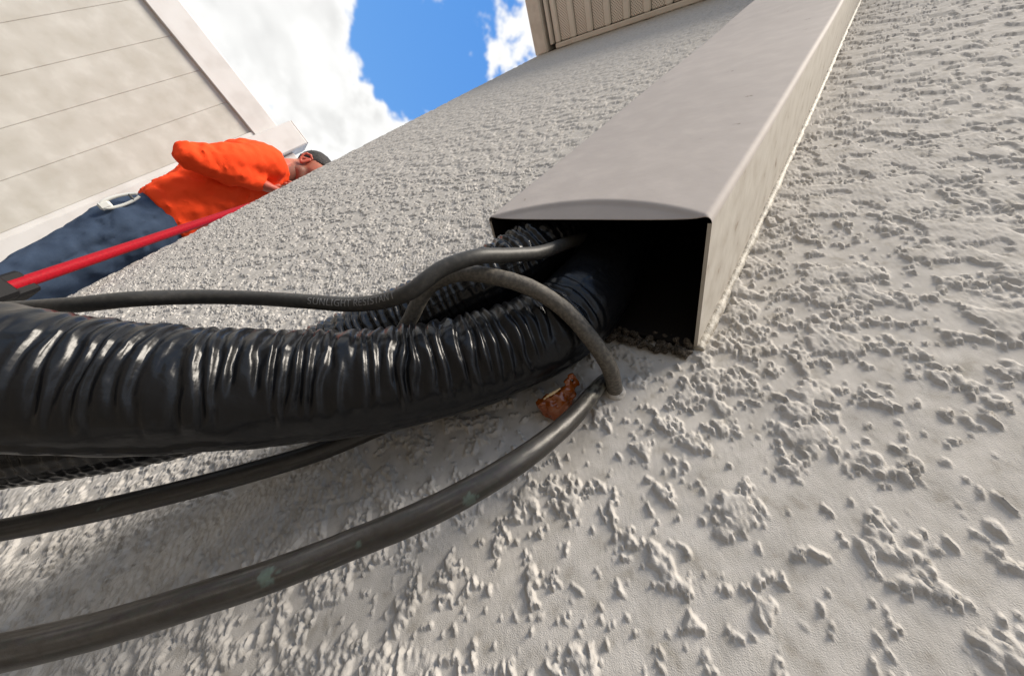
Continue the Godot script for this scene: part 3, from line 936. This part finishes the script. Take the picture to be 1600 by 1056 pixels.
	shirt_bones += [[Vector3(-2.0, 0.62, 0.008), Vector3(-2.0, 0.15, -0.012), 0.085, 0.112], [Vector3(-2.0, 0.60, 0.0), nek + Vector3(0, 0.005, -0.012), 0.078, 0.064]]
	# skin: one surface, with finer grids for head and hands
	var skin := Color(0.36, 0.165, 0.105)
	var tone := noise(30.0, 3, 503)
	var skin_color := func(p: Vector3) -> Color:
		var c := skin.lerp(Color(0.42, 0.13, 0.085), 0.5 + tone.get_noise_3dv(p) * 0.6)
		var q: Vector3 = back * p
		# stubble over jaw and chin, ruddy ears
		var jaw: float = smoothstep(-0.012, -0.040, q.y + 0.30 * q.z) * smoothstep(-0.150, -0.105, q.y) * smoothstep(0.030, 0.0, q.z)
		c = c.lerp(Color(0.085, 0.050, 0.038), jaw * 0.62)
		if absf(q.x) > 0.079: c = c.lerp(Color(0.50, 0.10, 0.07), 0.6)
		return c
	var head := []
	for e in [
		[Vector3(0, 0.030, 0.018), Vector3(0, 0.022, -0.030), 0.080, 0.076], [Vector3(0, -0.01, -0.035), Vector3(0, -0.075, -0.058), 0.066, 0.036],
		[Vector3(-0.045, -0.052, -0.008), Vector3(0, -0.090, -0.062), 0.030, 0.026], [Vector3(0.045, -0.052, -0.008), Vector3(0, -0.090, -0.062), 0.030, 0.026],
		[Vector3(0, 0.010, -0.098), Vector3(0, -0.032, -0.114), 0.010, 0.014], [Vector3(-0.035, 0.022, -0.088), Vector3(0.035, 0.022, -0.088), 0.014, 0.014],
		[Vector3(-0.022, -0.062, -0.092), Vector3(0.022, -0.062, -0.092), 0.008, 0.008], [Vector3(-0.018, -0.074, -0.091), Vector3(0.018, -0.074, -0.091), 0.008, 0.008]]:
		head.append([turn * e[0], turn * e[1], e[2], e[3]])
	head.append([turn * Vector3(0, -0.03, 0.03), nek - Vector3(0, 0.03, 0), 0.058, 0.058])
	var parts := [sdf_mesh(skin_bones, 0.014, 0.03, [], null, skin_color), sdf_mesh(head, 0.0045, 0.016, [], null, skin_color)]
	for s in [-1, 1]:
		parts.append(sdf_mesh(hands[(s + 1) / 2], 0.0042, 0.007, [], null, skin_color))
		# ear: a rim round a hollow, standing off the head
		var e := Vector3(s * 0.078, -0.005, 0.012)
		var ear := []
		var rim := [Vector3(0.004, 0.030, -0.010), Vector3(0.012, 0.034, 0.006), Vector3(0.018, 0.022, 0.020), Vector3(0.016, 0.002, 0.022), Vector3(0.009, -0.018, 0.012), Vector3(0.003, -0.030, -0.002)]
		for i in 5: ear.append([turn * (e + rim[i] * Vector3(s, 0.9, 0.9)), turn * (e + rim[i + 1] * Vector3(s, 0.9, 0.9)), 0.0046, 0.0048])
		ear += [[turn * (e + Vector3(0.0, 0.018, 0.0)), turn * (e + Vector3(s * 0.006, -0.004, 0.012)), 0.006, 0.006], [turn * (e + Vector3(0, -0.02, -0.004)), turn * (e + Vector3(s * 0.002, 0.015, -0.008)), 0.008, 0.007]]
		parts.append(sdf_mesh(ear, 0.0028, 0.004, [], null, skin_color))
	for a in parts:
		for i in a[0].size(): a[0][i] -= o
	put("body", join_arrays(parts), M.skin, person)
	for s in [-1, 1]:
		var ball := SphereMesh.new()
		ball.radius = 0.012
		ball.height = 0.024
		var eye := put("eye", ball, M.white_plastic, person)
		eye.position = turn * Vector3(s * 0.032, 0.004, -0.084) - o
	# hair: short, darker cap over the skull
	var hz := noise(120.0, 2, 504)
	var cut := (turn.basis * Vector3(0, -0.86, -0.51))
	var hair := sdf_mesh([[turn * Vector3(0, 0.036, 0.024), turn * Vector3(0, 0.036, -0.026), 0.0835, 0.0785], [turn * Vector3(0, 0.0, 0.035), turn * Vector3(0, -0.020, 0.036), 0.060, 0.050]], 0.005, 0.02, [[cut, cut.dot(hed) - 0.022]], func(p): return hz.get_noise_3dv(p) * 0.004)
	for i in hair[0].size(): hair[0][i] -= o
	put("hair", make_mesh(hair[0], hair[1]), M.hair, person)
	# shirt with folds pulled towards the bent elbow, hem over the trousers
	var folds := func(p: Vector3) -> float:
		var w := cr.get_noise_3d(p.x, p.y * 1.2 + p.z * 0.9, p.z - p.y * 0.6) * 0.010 + cr2.get_noise_3d(p.x * 0.6, p.y * 1.4 + p.z, p.z * 0.6) * 0.0020
		w += 0.0045 * sin(60.0 * (p.y - 0.9 * p.z) + 6.0 * cr.get_noise_3dv(p)) * smoothstep(0.25, 0.40, p.y) * smoothstep(0.60, 0.45, p.y)
		w += 0.005 * sin(52.0 * (p.y + 0.9 * p.z) + 4.0 * cr.get_noise_3dv(p)) * smoothstep(0.34, 0.20, p.y)
		w -= 0.0035 * smoothstep(0.012, 0.002, absf(p.y - 0.12 * p.z - 0.178))
		return w
	var sh := [sdf_mesh(shirt_bones, 0.010, 0.035, [[Vector3(0.0, -1.0, 0.12).normalized(), -0.150], [Vector3(0, 1, -0.30).normalized(), 0.652]], folds)]
	var arm_folds := func(p: Vector3) -> float:
		return cr.get_noise_3d(p.x, p.y * 1.3 - p.z, p.z * 1.3 + p.y) * 0.006 + 0.0035 * sin(70.0 * (p.y * 0.5 - p.z * 0.4) + 5.0 * cr.get_noise_3dv(p)) * smoothstep(0.50, 0.38, p.y)
	for e in sleeves: sh.append(sdf_mesh(e, 0.008, 0.02, [], arm_folds))
	for a in sh:
		for i in a[0].size(): a[0][i] -= o
	put("shirt", join_arrays(sh), M.shirt, person)
	var pants := sdf_mesh(pant_bones, 0.0085, 0.04, [[Vector3(0, 1, 0), 0.20], [Vector3(0, -1, 0), 0.845]], func(p): return cr.get_noise_3d(p.x * 0.9, p.y * 0.8, p.z + 3.0) * 0.008 + 0.0022 * sin(55.0 * (p.y - 1.3 * p.z) + 5.0 * cr.get_noise_3dv(p)) * smoothstep(-0.25, 0.0, p.y) + 0.006 * exp(-pow((p.z - 0.015) / 0.007, 2)) + 0.005 * exp(-pow((p.y - 0.07 - 0.6 * p.z) / 0.007, 2)) * (1.0 if p.z < 0.015 else 0.0))
	for i in pants[0].size(): pants[0][i] -= o
	put("trousers", make_mesh(pants[0], pants[1]), M.trousers, person)
	# white hooked tool on his waistband
	var hook := base("looped_hook", Vector3(-1.852, 0.090, 0.094))
	tag(hook, "white looped plastic hook hanging at the man's trouser pocket", "hook")
	hook.rotation = Vector3(-0.10, -0.25, 0.0)
	var loop := []
	for i in 21:
		var an := 0.35 + i * (TAU - 0.7) / 20.0
		loop.append(Vector3(0.020, 0.054 * cos(an), 0.0145 * sin(an) * (1.0 - 0.2 * cos(an))))
	put("loop", tube(path_of(loop, 0.002), 14, func(s, phi): return 0.0058 - 0.0014 * absf(s - 0.1) / 0.1, Vector3.RIGHT), M.white_plastic, hook)
	put("closed_end", bevel_box(Vector3(0.013, 0.034, 0.026), 0.006, Vector3(0.020, -0.044, 0.0)), M.white_plastic, hook)
	put("cross_pin", bevel_box(Vector3(0.010, 0.008, 0.026), 0.003, Vector3(0.020, 0.030, 0.0)), M.grey_plastic, hook)
